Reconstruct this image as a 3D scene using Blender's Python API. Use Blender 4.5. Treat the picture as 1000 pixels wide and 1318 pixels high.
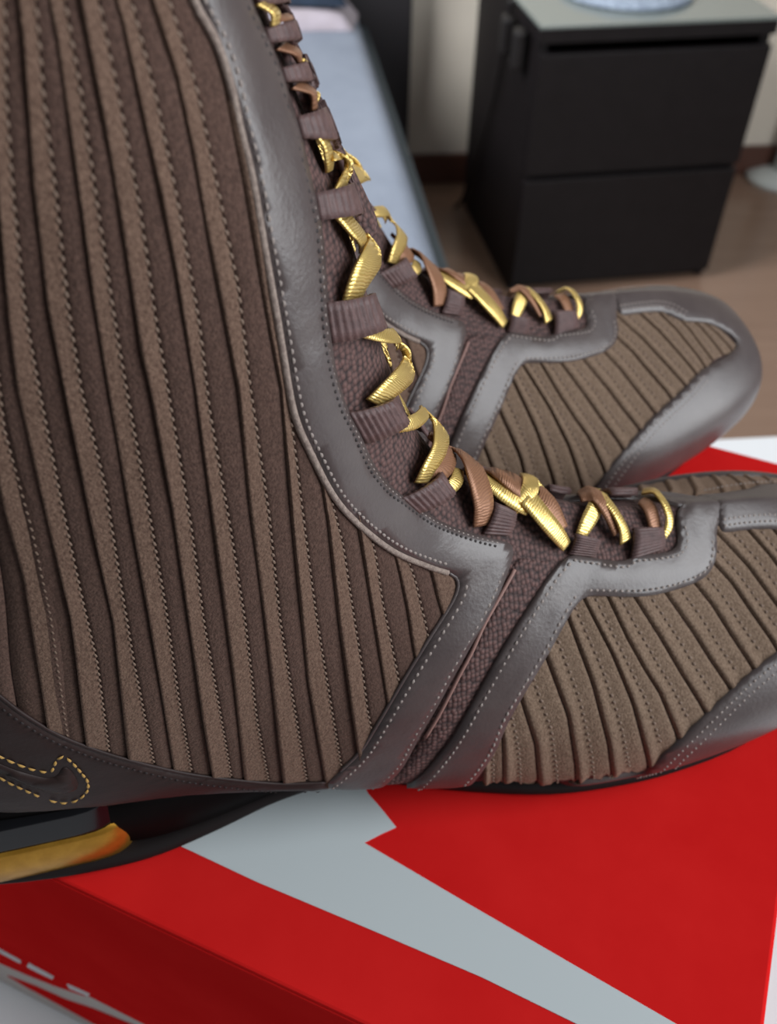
import bpy, bmesh, math, random
import numpy as np
from mathutils import Vector, Matrix, noise
from mathutils.bvhtree import BVHTree
from mathutils.kdtree import KDTree
from mathutils.geometry import delaunay_2d_cdt
random.seed(7); rng = np.random.default_rng(7)
for o in list(bpy.data.objects): bpy.data.objects.remove(o, do_unlink=True)
scene = bpy.context.scene; COL = scene.collection

# ------------------------------------------------------------------ camera
CAM = np.array([0., 0., 1.10]); FPX, CX, CY = 1200., 500., 659.
_d = np.array([468-CX, 1876-CY, FPX]); _d /= np.linalg.norm(_d)
_Z = -_d; _Y = np.array([0, 0, 1.]) - _Z*_Z[2]; _Y /= np.linalg.norm(_Y); _X = np.cross(_Y, _Z)
RW = np.stack([_X, _Y, _Z])                      # camera (right, down, forward) -> world
cam = bpy.data.cameras.new('camera'); camo = bpy.data.objects.new('camera', cam); COL.objects.link(camo)
m = Matrix.Identity(4)
for r in range(3):
    m[r][0] = RW[r, 0]; m[r][1] = -RW[r, 1]; m[r][2] = -RW[r, 2]; m[r][3] = CAM[r]
camo.matrix_world = m
cam.sensor_fit = 'VERTICAL'; cam.sensor_height = 24; cam.lens = FPX/1318*24; cam.clip_start = .01
cam.dof.use_dof = True; cam.dof.focus_distance = .235; cam.dof.aperture_fstop = 9.5
scene.camera = camo

# ------------------------------------------------------------------ light
w = bpy.data.worlds.new('room_light'); scene.world = w; w.use_nodes = True
w.node_tree.nodes['Background'].inputs[0].default_value = (.80, .84, .90, 1)
w.node_tree.nodes['Background'].inputs[1].default_value = .2
def area(name, loc, target, sx, sy, power, col):
    l = bpy.data.lights.new(name, 'AREA'); l.shape = 'RECTANGLE'; l.size = sx; l.size_y = sy; l.energy = power; l.color = col
    o = bpy.data.objects.new(name, l); COL.objects.link(o); o.location = loc
    o.rotation_euler = (Vector(target)-Vector(loc)).to_track_quat('-Z', 'Y').to_euler(); return o
area('window_daylight', (1.4, -.08, 1.62), (.1, .2, 1.15), 1.0, 1.8, 41, (.93, .97, 1.0))
wl = area('window_left_daylight', (-1.5, .95, 1.9), (.4, 2.3, .3), 1.0, 1.1, 34, (.95, .97, 1.0)); wl.data.spread = math.radians(115)
vs = scene.view_settings
vs.view_transform = 'Standard'; vs.look = 'None'; vs.exposure = 0; vs.gamma = 1; vs.use_curve_mapping = False

# ------------------------------------------------------------------ materials
def srgb(r, g, b):
    f = lambda c: (c/255/12.92) if c/255 <= .04045 else ((c/255+.055)/1.055)**2.4
    return (f(r), f(g), f(b), 1)
class NT:
    def __init__(s, name):
        s.m = bpy.data.materials.new(name); s.m.use_nodes = True; s.t = s.m.node_tree; s.b = s.t.nodes['Principled BSDF']
    def n(s, typ, **kw):
        nd = s.t.nodes.new(typ)
        for k, v in kw.items():
            if k in nd.inputs: nd.inputs[k].default_value = v
            else: setattr(nd, k, v)
        return nd
    def l(s, a, b): s.t.links.new(a, b)
def mat(name, col, rough=.6, metal=0, col2=None, nscale=80, bump=0, bscale=None, bdist=.0004, sheen=0, coat=0, spec=.5, kind='noise', uv=False):
    n = NT(name); tc = n.n('ShaderNodeTexCoord'); src = tc.outputs['UV' if uv else 'Object']
    n.b.inputs['Roughness'].default_value = rough; n.b.inputs['Metallic'].default_value = metal
    n.b.inputs['Specular IOR Level'].default_value = spec
    if sheen:
        n.b.inputs['Sheen Weight'].default_value = sheen; n.b.inputs['Sheen Roughness'].default_value = .45
        n.b.inputs['Sheen Tint'].default_value = srgb(190, 160, 140)
    if coat: n.b.inputs['Coat Weight'].default_value = coat; n.b.inputs['Coat Roughness'].default_value = .08
    n.b.inputs['Base Color'].default_value = col
    if col2:
        no = n.n('ShaderNodeTexNoise', Scale=nscale, Detail=5., Roughness=.6); n.l(src, no.inputs['Vector'])
        mx = n.n('ShaderNodeMix', data_type='RGBA'); rp = n.n('ShaderNodeMapRange')
        rp.inputs[1].default_value = .35; rp.inputs[2].default_value = .65
        n.l(no.outputs['Fac'], rp.inputs[0]); n.l(rp.outputs[0], mx.inputs[0])
        mx.inputs[6].default_value = col; mx.inputs[7].default_value = col2; n.l(mx.outputs[2], n.b.inputs['Base Color'])
    if bump:
        if kind == 'noise':
            t2 = n.n('ShaderNodeTexNoise', Scale=bscale or nscale*4, Detail=4.); n.l(src, t2.inputs['Vector']); h = t2.outputs['Fac']
        elif kind == 'vor':
            t2 = n.n('ShaderNodeTexVoronoi', Scale=bscale); n.l(src, t2.inputs['Vector']); h = t2.outputs['Distance']
        bp = n.n('ShaderNodeBump', Strength=bump, Distance=bdist); n.l(h, bp.inputs['Height']); n.l(bp.outputs[0], n.b.inputs['Normal'])
    return n.m
M = {}
M['suede_v'] = mat('suede_vamp', srgb(126, 106, 90), .95, 0, srgb(96, 78, 64), 1100, .8, 1600, .0005, .35, spec=.2)
M['suede_a'] = mat('suede_lit_tone', srgb(110, 88, 75), .95, 0, srgb(84, 64, 54), 1100, .8, 1600, .0005, .35, spec=.2)  # lit half of each pleat: its shading over the nap is painted into the colour
M['suede_b'] = mat('suede_shaded_tone', srgb(88, 67, 59), .95, 0, srgb(66, 49, 43), 1100, .8, 1600, .0005, .3, spec=.2)  # same suede in a darker tone: shade of the pleats put into base colour
M['leather'] = mat('grey_brown_leather', srgb(80, 70, 68), .36, 0, srgb(70, 60, 59), 60, .3, 900, .0003, spec=.55)
M['counter'] = mat('dark_brown_leather', srgb(46, 33, 31), .5, 0, srgb(38, 27, 25), 60, .25, 900, .0003, spec=.2)
M['piping'] = mat('taupe_cord', srgb(150, 134, 124), .8, 0, srgb(116, 100, 92), 900, .6, 2500, .0004)
M['pink'] = mat('dusty_pink_edge', srgb(138, 104, 96), .7)
M['stitch'] = mat('pale_thread', srgb(140, 128, 122), .6)
M['stitch_b'] = mat('brown_thread', srgb(116, 95, 81), .7)
M['stitch_d'] = mat('dark_thread', srgb(40, 32, 32), .7)
M['stitch_g'] = mat('gold_thread', srgb(178, 140, 74), .5)
M['webbing'] = mat('grosgrain_webbing', srgb(94, 69, 67), .55, 0, srgb(74, 52, 51), 500, .4, 3000, .0003, .15)
def ribbed(name, col, col2, rough, metal):
    n = NT(name); at = n.n('ShaderNodeAttribute', attribute_name='rib'); n.b.inputs['Roughness'].default_value = rough; n.b.inputs['Metallic'].default_value = metal
    mu = n.n('ShaderNodeMath', operation='MULTIPLY'); mu.inputs[1].default_value = 2*math.pi/.00085; n.l(at.outputs['Fac'], mu.inputs[0])
    tc = n.n('ShaderNodeTexCoord'); no = n.n('ShaderNodeTexNoise', Scale=350.); n.l(tc.outputs['Object'], no.inputs['Vector'])
    ad = n.n('ShaderNodeMath', operation='ADD'); m2 = n.n('ShaderNodeMath', operation='MULTIPLY'); m2.inputs[1].default_value = 9.; n.l(no.outputs['Fac'], m2.inputs[0])
    n.l(mu.outputs[0], ad.inputs[0]); n.l(m2.outputs[0], ad.inputs[1]); si = n.n('ShaderNodeMath', operation='SINE'); n.l(ad.outputs[0], si.inputs[0])
    mr = n.n('ShaderNodeMapRange'); mr.inputs[1].default_value = -1; n.l(si.outputs[0], mr.inputs[0])
    mx = n.n('ShaderNodeMix', data_type='RGBA'); n.l(mr.outputs[0], mx.inputs[0]); mx.inputs[6].default_value = col2; mx.inputs[7].default_value = col; n.l(mx.outputs[2], n.b.inputs['Base Color'])
    bp = n.n('ShaderNodeBump', Strength=.4, Distance=.0002); n.l(mr.outputs[0], bp.inputs['Height']); n.l(bp.outputs[0], n.b.inputs['Normal'])
    return n.m
M['gold'] = ribbed('gold_ribbon', srgb(240, 212, 136), srgb(208, 172, 94), .34, .75)
M['bronze'] = ribbed('bronze_ribbon', srgb(150, 106, 78), srgb(132, 92, 68), .45, .35)
M['black_sole'] = mat('black_rubber', srgb(11, 9, 9), .6, 0, srgb(14, 11, 11), 50, spec=.05)
M['sole_edge'] = mat('charcoal_rubber', srgb(28, 23, 23), .65, spec=.15)
M['gloss'] = mat('glossy_dark_column', srgb(14, 14, 17), .2, 0, spec=.18)
M['goldplate'] = mat('gold_plate', srgb(196, 146, 56), .35, .85, srgb(176, 128, 44), 200)
def knit_mat():
    n = NT('brown_knit_mesh'); tc = n.n('ShaderNodeTexCoord')
    vo = n.n('ShaderNodeTexVoronoi', Scale=640., Randomness=.4); n.l(tc.outputs['Object'], vo.inputs['Vector'])
    mx = n.n('ShaderNodeMix', data_type='RGBA'); mr = n.n('ShaderNodeMapRange')
    mr.inputs[1].default_value = .25; mr.inputs[2].default_value = .75
    n.l(vo.outputs['Distance'], mr.inputs[0]); n.l(mr.outputs[0], mx.inputs[0])
    mx.inputs[6].default_value = srgb(98, 70, 66); mx.inputs[7].default_value = srgb(40, 26, 26)
    n.l(mx.outputs[2], n.b.inputs['Base Color']); n.b.inputs['Roughness'].default_value = .8
    bp = n.n('ShaderNodeBump', Strength=.9, Distance=.0008, invert=True); n.l(vo.outputs['Distance'], bp.inputs['Height']); n.l(bp.outputs[0], n.b.inputs['Normal'])
    return n.m
M['knit'] = knit_mat()
M['red'] = mat('red_card', srgb(214, 36, 35), .5, 0, srgb(206, 30, 30), 20, .08, 300, .0003, spec=0.)
M['white_print'] = mat('pale_print', srgb(196, 204, 206), .4)
M['card'] = mat('off_white_card', srgb(190, 182, 176), .6)
M['table'] = mat('white_table_top', srgb(216, 218, 220), .35)
M['wall'] = mat('cream_wall', srgb(238, 228, 212), .9, 0, srgb(232, 222, 206), 6, .1, 300, .001)
M['skirting'] = mat('brown_skirting', srgb(92, 58, 46), .5)
M['black_wood'] = mat('black_brown_wood', srgb(24, 20, 21), .5, 0, srgb(20, 16, 17), 30, spec=.25)
M['glass_top'] = mat('grey_glass_top', srgb(120, 128, 124), .12, spec=.6)
M['sheet'] = mat('blue_grey_sheet', srgb(136, 144, 158), .85, 0, srgb(128, 136, 150), 12, .25, 60, .004)
M['navy'] = mat('navy_cloth', srgb(38, 52, 70), .9, 0, srgb(30, 42, 58), 30, .4, 300, .003)
M['pale_cloth'] = mat('pale_grey_pink_cloth', srgb(178, 168, 176), .9, 0, srgb(168, 158, 164), 30, .4, 200, .003)
M['headboard'] = mat('dark_headboard', srgb(32, 29, 32), .6)
M['rail'] = mat('grey_bed_rail', srgb(70, 78, 82), .8)
M['mat_round'] = mat('pale_blue_weave', srgb(176, 188, 204), .8, 0, srgb(120, 132, 150), 140, .8, 300, .002)
M['white_metal'] = mat('white_lacquer', srgb(214, 218, 214), .35)
M['cable'] = mat('dark_cable', srgb(22, 18, 18), .5)
def floor_mat():
    n = NT('brown_laminate'); tc = n.n('ShaderNodeTexCoord'); mp = n.n('ShaderNodeMapping'); mp.inputs['Scale'].default_value = (1.2, 9, 1)
    n.l(tc.outputs['Object'], mp.inputs[0]); no = n.n('ShaderNodeTexNoise', Scale=3., Detail=6.); n.l(mp.outputs[0], no.inputs['Vector'])
    mx = n.n('ShaderNodeMix', data_type='RGBA'); n.l(no.outputs['Fac'], mx.inputs[0])
    mx.inputs[6].default_value = srgb(124, 98, 82); mx.inputs[7].default_value = srgb(150, 122, 104)
    n.l(mx.outputs[2], n.b.inputs['Base Color']); n.b.inputs['Roughness'].default_value = .22
    return n.m
M['floor'] = floor_mat()

# ------------------------------------------------------------------ helpers
def link(name, me, material, parent=None, smooth=True):
    o = bpy.data.objects.new(name, me); COL.objects.link(o)
    if not isinstance(material, (list, tuple)): material = [material]
    for k in material: me.materials.append(M[k])
    if smooth: me.polygons.foreach_set('use_smooth', [True]*len(me.polygons))
    if parent: o.parent = parent
    return o
def mk(name, V, F, material, parent=None, smooth=True, mats=None):
    me = bpy.data.meshes.new(name); me.from_pydata([tuple(map(float, v)) for v in V], [], [tuple(int(i) for i in f) for f in F])
    if mats is not None:
        o = link(name, me, material, parent, smooth); me.polygons.foreach_set('material_index', mats); return o
    return link(name, me, material, parent, smooth)
def tag(o, label, cat, group=None):
    o['label'] = label; o['category'] = cat
    if group: o['group'] = group
    return o
def struct(o): o['kind'] = 'structure'; return o
def stuff(o): o['kind'] = 'stuff'; return o
def empty(name, loc, rz=0):
    o = bpy.data.objects.new(name, None); COL.objects.link(o); o.location = loc; o.rotation_euler = (0, 0, rz); o.empty_display_size = .05; return o
def bevel_mesh(me, w, seg=2):
    bm = bmesh.new(); bm.from_mesh(me)
    bmesh.ops.bevel(bm, geom=list(bm.edges), offset=w, segments=seg, affect='EDGES', profile=.5)
    bm.to_mesh(me); bm.free()
def box(name, a, b, material, parent=None, bev=0):
    (x0, y0, z0), (x1, y1, z1) = a, b
    V = [(x, y, z) for x in (x0, x1) for y in (y0, y1) for z in (z0, z1)]
    F = [(0, 1, 3, 2), (4, 6, 7, 5), (0, 4, 5, 1), (2, 3, 7, 6), (0, 2, 6, 4), (1, 5, 7, 3)]
    o = mk(name, V, F, material, parent, False)
    if bev: bevel_mesh(o.data, bev)
    return o
def prism(name, poly, z0, z1, material, parent=None):
    n = len(poly); V = [(p[0], p[1], z0) for p in poly]+[(p[0], p[1], z1) for p in poly]
    F = [tuple(range(n))[::-1], tuple(range(n, 2*n))]+[(i, (i+1) % n, n+(i+1) % n, n+i) for i in range(n)]
    return mk(name, V, F, material, parent, False)
def cr(P, n):                                    # Catmull-Rom through rows of P, n samples
    P = np.asarray(P, float); k = len(P); t = np.linspace(0, k-1, n); i = np.clip(t.astype(int), 0, k-2); f = (t-i)[:, None]
    g = lambda j: P[np.clip(j, 0, k-1)]
    p0, p1, p2, p3 = g(i-1), g(i), g(i+1), g(i+2)
    p0 = np.where((i == 0)[:, None], 2*p1-p2, p0); p3 = np.where((i == k-2)[:, None], 2*p2-p1, p3)
    return .5*(2*p1+(p2-p0)*f+(2*p0-5*p1+4*p2-p3)*f*f+(3*p1-p0-3*p2+p3)*f**3)
def tube(P, r, seg=8):
    P = np.asarray(P, float); n = len(P); T = np.gradient(P, axis=0); T /= np.linalg.norm(T, axis=1)[:, None]+1e-12
    up = np.array([0, 0, 1.]) if abs(T[0][2]) < .9 else np.array([1., 0, 0]); V = []; r = np.broadcast_to(r, (n,))
    for i in range(n):
        a = np.cross(T[i], up); a /= np.linalg.norm(a)+1e-12; b = np.cross(a, T[i]); up = b
        for k in range(seg):
            q = 2*math.pi*k/seg; V.append(P[i]+r[i]*(a*math.cos(q)+b*math.sin(q)))
    F = [(i*seg+k, i*seg+(k+1) % seg, (i+1)*seg+(k+1) % seg, (i+1)*seg+k) for i in range(n-1) for k in range(seg)]
    F += [tuple(range(seg))[::-1], tuple(range((n-1)*seg, n*seg))]
    return V, F
def ray(x, y):
    d = RW@np.array([x-CX, y-CY, FPX]); return d/np.linalg.norm(d)
def on_z(x, y, z):
    d = ray(x, y); return CAM+d*((z-CAM[2])/d[2])

# ------------------------------------------------------------------ room
FLOOR = 0.
struct(box('floor', (-3, -1.5, -.05), (3.2, 2.6, 0), 'floor'))
wa = math.radians(7)
wall = struct(box('wall_back', (-3, 0, 0), (3, .1, 2.6), 'wall')); wall.location = (.086, 2.36, 0); wall.rotation_euler = (0, 0, wa)
bb = struct(box('baseboard_back', (-3, -.016, 0), (3, 0, .075), 'skirting', bev=.003)); bb.location = wall.location; bb.rotation_euler = (0, 0, wa)
# ------------------------------------------------------------------ table + box
LID = .81; TAB = .595
tt = empty('table', (0, 0, 0)); tag(tt, 'white table carrying the red shoe box', 'table')
pA = on_z(920, 564, TAB); pB = on_z(1000, 560, TAB); dv = (pB-pA)/np.linalg.norm(pB-pA); nv = np.array([-dv[1], dv[0], 0])
a0 = pA-dv*.95; a1 = pA+dv*.55
top = prism('tabletop', [a0-nv*.85, a1-nv*.85, a1, a0], TAB-.03, TAB, 'table', tt); bevel_mesh(top.data, .003)
for c in (a0-nv*.8+dv*.05, a1-nv*.8-dv*.05, a1-nv*.05-dv*.05, a0-nv*.05+dv*.05):
    lg = box('leg', (c[0]-.025, c[1]-.025, 0), (c[0]+.025, c[1]+.025, TAB-.03), 'table', tt, .003)

# shoe box: local frame at the near right corner of the lid, x along the near edge (to the left), y away
by = math.radians(-21.9)
bu = np.array([math.cos(by), math.sin(by), 0]); bn = np.array([-bu[1], bu[0], 0])
pe = on_z(95, 1140, LID); pe2 = on_z(450, 1312, LID); pr = on_z(990, 1262, LID); pf = on_z(955, 584, LID)
yn = ((pe+pe2)/2)@bn; xr = pr@bu; yf = pf@bn
LW = .42                                          # lid length along the near edge
corner = bu*(xr-LW)+bn*yn
sb = empty('shoe_box', (corner[0], corner[1], TAB), by); tag(sb, 'red shoe box with pale swoosh on its lid under the boots', 'box')
LD = yf-yn; LH = LID-TAB
def blk(P): q = P-corner; return np.array([q@bu, q@bn, P[2]-TAB])
# lid with thin folded sides
lidh = .129
lid = empty('lid', (0, 0, 0)); lid.parent = sb
box('lid_top', (0, 0, LH-.0025), (LW, LD, LH), 'red', lid, .001)
for nm, a, b in (('lid_side', (0, -.0005, LH-lidh), (LW, .0015, LH-.0015)), ('lid_side', (0, LD-.0015, LH-lidh), (LW, LD+.0005, LH-.0015)),
                 ('lid_side', (-.0005, 0, LH-lidh), (.0015, LD, LH-.0015)), ('lid_side', (LW-.0015, 0, LH-lidh), (LW+.0005, LD, LH-.0015))):
    box(nm, a, b, 'red', lid, .0005)
bx = .004
box('box_body', (bx, bx, 0), (LW-bx, LD-bx, LH-.004), 'card', sb, .001)
# print on lid: swoosh
def lid_pt(x, y): q = blk(on_z(x, y, LID)); return (q[0], q[1])
sw = [lid_pt(*p) for p in [(150, 1052), (245, 1095), (330, 1135), (480, 1198), (620, 1258), (742, 1318), (800, 1345), (880, 1372), (985, 1400), (1010, 1395), (960, 1370), (870, 1318), (740, 1243), (600, 1162), (520, 1115), (469, 1085), (490, 1074), (510, 1065), (490, 1040), (474, 1022), (462, 1000), (330, 985), (170, 985)]]
sw = [(min(max(a, .004), LW-.004), min(max(b, .004), LD-.004)) for a, b in sw]
prism('swoosh_print', sw, LH-.0002, LH+.00018, 'white_print', sb)
# prints on the near side of the box body and lid edge
def side_pt(x, y, off):
    d = ray(x, y); q = (corner-bn*off)-CAM; t = (q@bn)/(d@bn); P = CAM+d*t; r = blk(P); return (r[0], r[2])
def side_print(name, px, off, material, th=.0004):
    P = [side_pt(x, y, off) for x, y in px]; n = len(P)
    V = [(p[0], -off, p[1]) for p in P]+[(p[0], -off+th, p[1]) for p in P]
    F = [tuple(range(n)), tuple(range(n, 2*n))[::-1]]+[(i, n+i, n+(i+1) % n, (i+1) % n) for i in range(n)]
    mk(name, V, F, material, sb, False)
k = 4.167
cv = lambda L: [(x/k, 1080+y/k) for x, y in L]
side_print('white_dash', cv([(-90, 545), (110, 655), (108, 668), (-90, 565)]), .0009, 'white_print')
side_print('white_dash', cv([(152, 668), (287, 742), (280, 753), (205, 718), (143, 686)]), .0009, 'white_print')
side_print('white_dash', cv([(358, 780), (480, 835), (468, 842), (372, 803)]), .0009, 'white_print')
side_print('red_stripe', cv([(-100, 570), (0, 610), (480, 836), (450, 842), (300, 792), (150, 733), (0, 668), (-100, 630)]), -.0036, 'red')
side_print('red_stripe', cv([(40, 735), (200, 795), (350, 862), (500, 912), (690, 990), (900, 1080), (800, 1120), (500, 992), (300, 882), (140, 795)]), -.0036, 'red')

# ------------------------------------------------------------------ bedroom furniture
# dresser
dl = on_z(656, 379, 0); dr = on_z(908, 358, 0); da = math.atan2(dr[1]-dl[1], dr[0]-dl[0]); DW = float(np.linalg.norm(dr-dl)); DH = .55; DD = .44
ds = empty('bedside_dresser', (dl[0], dl[1], 0), da); tag(ds, 'black-brown two-drawer bedside dresser with glass top against the wall', 'dresser')
box('side_panel', (0, .018, 0), (.02, DD, DH-.012), 'black_wood', ds, .001)
box('side_panel', (DW-.02, .018, 0), (DW, DD, DH-.012), 'black_wood', ds, .001)
box('back_panel', (.02, DD-.01, .02), (DW-.02, DD, DH-.012), 'black_wood', ds)
box('plinth', (.02, .03, 0), (DW-.02, .05, .05), 'black_wood', ds)
box('top_panel', (-.003, .004, DH-.032), (DW+.003, DD, DH-.006), 'black_wood', ds, .001)
box('glass_plate', (-.003, .002, DH-.006), (DW+.003, DD, DH), 'glass_top', ds, .001)
box('drawer', (.001, 0, .022), (DW-.001, .018, .258), 'black_wood', ds, .0015)
box('drawer', (.001, 0, .270), (DW-.001, .018, .500), 'black_wood', ds, .0015)
box('inner_shelf', (.02, .018, .258), (DW-.02, .3, .270), 'black_wood', ds)
# round woven mat on it
c = on_z(812, 15, .552)
ang = np.linspace(0, 2*math.pi, 40, endpoint=False); R0 = .135
V = []; F = []
prof = [(.0, .022), (.05, .0215), (.09, .020), (.118, .017), (.131, .011), (.135, .006), (.132, .001), (.1, 0), (0, 0)]
for r_, z_ in prof:
    for a_ in ang: V.append((r_*math.cos(a_), r_*math.sin(a_), z_+(.0012*math.sin(9*a_) if .04 < r_ < .13 and z_ > .005 else 0)))
n = len(ang)
F = [(i*n+j, i*n+(j+1) % n, (i+1)*n+(j+1) % n, (i+1)*n+j) for i in range(len(prof)-1) for j in range(n)]
o = mk('round_cushion', V, F, 'mat_round'); o.location = (c[0]+.01, c[1]+R0, .550); tag(o, 'round pale blue textured pad lying on the dresser top', 'pad')
# bed
BZ = .45
e0 = on_z(598, 385, BZ); e1 = on_z(468, 10, BZ); eu = (e1-e0)/np.linalg.norm(e1-e0); ba = math.atan2(eu[1], eu[0])
bd = empty('bed', (e0[0], e0[1], 0), ba); tag(bd, 'low bed with blue-grey sheet and dark headboard', 'bed')
# local: x along the bed towards the head, +y to the left of it
BL = float(np.linalg.norm(e1-e0))+.02
mt = box('mattress', (-.14, .012, .24), (BL, 1.35, BZ), 'sheet', bd); bevel_mesh(mt.data, .035, 4)
mt.data.polygons.foreach_set('use_smooth', [True]*len(mt.data.polygons))
box('side_rail', (-.15, -.012, .14), (BL+.02, .012, .40), 'rail', bd, .004)
hb = on_z(521, 60, .47)
hbl = ((hb-e0)@eu, (hb-e0)@np.array([-eu[1], eu[0], 0]))
box('headboard', (BL+.02, -.115, 0), (BL+.06, 1.4, .95), 'headboard', bd, .004)
box('bed_leg', (-.13, .03, 0), (-.07, .09, .24), 'headboard', bd)
box('bed_leg', (-.13, 1.2, 0), (-.07, 1.26, .24), 'headboard', bd)
# folded cloths on the bed
def cloth(name, x0, x1, y0, y1, z0, th, material, seed, label):
    r = np.random.default_rng(seed); nx, ny = 26, 18; V = []; F = []
    ph = r.uniform(0, 6, 6)
    def outline(s, t): return (x0+(x1-x0)*s+.012*math.sin(7*t+ph[0])*(1 if s < .5 else .6), y0+(y1-y0)*t+.01*math.sin(6*s+ph[1]))
    for i in range(nx+1):
        for j in range(ny+1):
            s, t = i/nx, j/ny; x, y = outline(s, t)
            e = min(s, 1-s, t, 1-t); hgt = th*min(1, (e/.12))**.45
            V.append((x, y, z0+hgt*(1+.12*math.sin(11*s+ph[2])*math.sin(9*t+ph[3]))+.002))
    k = len(V)
    for i in range(nx+1):
        for j in range(ny+1): x, y = outline(i/nx, j/ny); V.append((x, y, z0+.001))
    W = ny+1
    for i in range(nx):
        for j in range(ny):
            a = i*W+j; F.append((a, a+W, a+W+1, a+1)); F.append((k+a, k+a+1, k+a+W+1, k+a+W))
    bnd = [i*W for i in range(nx+1)]+[nx*W+j for j in range(1, ny+1)]+[i*W+ny for i in range(nx-1, -1, -1)]+[j for j in range(ny-1, 0, -1)]
    for q in range(len(bnd)):
        a, b = bnd[q], bnd[(q+1) % len(bnd)]; F.append((a, k+a, k+b, b))
    o = mk(name, V, F, material); o.location = bd.location; o.rotation_euler = bd.rotation_euler
    tag(o, label, 'cloth'); return o
bed_xy = lambda x, y, z: ((on_z(x, y, z)-e0)@eu, (on_z(x, y, z)-e0)@np.array([-eu[1], eu[0], 0]))
q1 = bed_xy(462, 42, BZ); q2 = bed_xy(345, 52, BZ)
cloth('folded_blanket', q1[0]-.0, q1[0]+.20, q1[1], q1[1]+.45, BZ-.0005, .036, 'pale_cloth', 3, 'pale grey-pink folded cloth lying at the head of the bed')
cloth('folded_blanket', q1[0]+.03, q1[0]+.25, q1[1]+.03, q1[1]+.45, BZ+.0425, .06, 'navy', 5, 'dark navy folded cloth on top of the pale cloth on the bed')
# white floor stand right of the dresser
fl = on_z(1000, 226, .012)
st = empty('floor_stand', (fl[0], fl[1], 0)); tag(st, 'white floor stand with round foot right of the dresser', 'stand')
def lathe(name, prof, material, parent, n=28):
    V = []; F = []
    for r_, z_ in prof:
        for a_ in range(n): q = 2*math.pi*a_/n; V.append((r_*math.cos(q), r_*math.sin(q), z_))
    F = [(i*n+j, i*n+(j+1) % n, (i+1)*n+(j+1) % n, (i+1)*n+j) for i in range(len(prof)-1) for j in range(n)]
    return mk(name, V, F, material, parent)
lathe('foot', [(0, 0), (.078, 0), (.08, .006), (.078, .014), (.05, .022), (.02, .03), (0, .03)], 'white_metal', st)
lathe('pole', [(.0, .028), (.016, .028), (.014, .2), (.014, .45), (0, .45)], 'white_metal', st)
lathe('head', [(0, .44), (.03, .44), (.042, .46), (.042, .56), (.03, .6), (0, .61)], 'white_metal', st)
# cable with two plugs hanging beside the dresser
def dl_w(x, y, z):                                # dresser local -> world
    return np.array([dl[0]+x*math.cos(da)-y*math.sin(da), dl[1]+x*math.sin(da)+y*math.cos(da), z])
cb = empty('power_cable', tuple(dl_w(-.03, .3, 0))); tag(cb, 'dark power cable with two plugs hanging along the dresser side', 'cable')
base_c = dl_w(-.03, .3, 0)
P = cr([dl_w(-.016, .16, .55)-base_c, dl_w(-.014, .17, .50)-base_c, dl_w(-.014, .21, .36)-base_c, dl_w(-.018, .28, .2)-base_c, dl_w(-.02, .36, .06)-base_c, dl_w(-.03, .4, .008)-base_c], 40)
V, F = tube(P, .005); mk('cord', V, F, 'cable', cb)
for q in ((-.018, .15), (-.018, .07)):
    p = dl_w(q[0], q[1], 0)-base_c
    b = box('plug', (p[0]-.014, p[1]-.018, .455), (p[0]+.010, p[1]+.018, .525), 'cable', cb, .006)

# ================================================================== BOOTS
# rows: front/top profile F(x,z), back/bottom profile B(x,z), half width, widest position, exponents
ROWS = np.array([
 (.086, .276, -.036, .272, .046, .50, 2.2, 2.2),
 (.0935, .234, -.034, .228, .045, .50, 2.2, 2.2),
 (.1035, .203, -.032, .195, .043, .50, 2.2, 2.2),
 (.1105, .179, -.031, .166, .041, .50, 2.2, 2.2),
 (.118, .149, -.032, .128, .0395, .50, 2.2, 2.2),
 (.1265, .127, -.035, .092, .038, .52, 2.2, 2.3),
 (.140, .110, -.034, .056, .037, .56, 2.2, 2.8),
 (.158, .099, -.014, .039, .0365, .60, 2.2, 3.4),
 (.173, .093, .038, .031, .037, .63, 2.2, 3.6),
 (.186, .0875, .084, .0185, .039, .65, 2.2, 3.5),
 (.204, .0815, .130, .007, .044, .64, 2.2, 3.0),
 (.218, .0785, .165, .003, .050, .68, 2.2, 3.2),
 (.236, .0745, .202, .003, .053, .70, 2.2, 3.3),
 (.254, .0705, .240, .005, .052, .69, 2.25, 3.2),
 (.276, .0635, .272, .009, .046, .66, 2.25, 3.0),
 (.297, .053, .296, .014, .034, .60, 2.2, 2.5),
 (.3095, .037, .309, .027, .013, .5, 2, 2)])
NV, NP = 193, 97
RR = cr(ROWS, NV)
PHI = np.linspace(0, math.pi, NP)
G = np.zeros((NV, NP, 3))                         # unshifted near half surface, y<=0
for i in range(NV):
    fx, fz, bx_, bz, wd, sm, n1, n2 = RR[i]
    s = (1-np.cos(PHI))/2
    sg = np.clip(s, 0, 1)**(math.log(.5)/math.log(sm))
    q = np.abs(2*sg-1); nn = np.where(sg < .5, n1, n2)
    y = np.clip(1-q**nn, 0, 1)**(1/nn)
    G[i, :, 0] = fx+(bx_-fx)*s; G[i, :, 2] = fz+(bz-fz)*s; G[i, :, 1] = -wd*y
dV = np.gradient(G, axis=0); dP = np.gradient(G, axis=1)
GN = np.cross(dP, dV); GN /= np.linalg.norm(GN, axis=2)[:, :, None]+1e-15
if GN[20, NP//2, 1] > 0: GN = -GN
for j in (0, NP-1):
    GN[:, j] = GN[:, 1 if j == 0 else NP-2]; GN[:, j, 1] = 0
    GN[:, j] /= np.linalg.norm(GN[:, j], axis=1)[:, None]+1e-15
ARC = np.concatenate([[0], np.cumsum(np.linalg.norm(np.diff(G[:, NP//2], axis=0), axis=1))])
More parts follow.
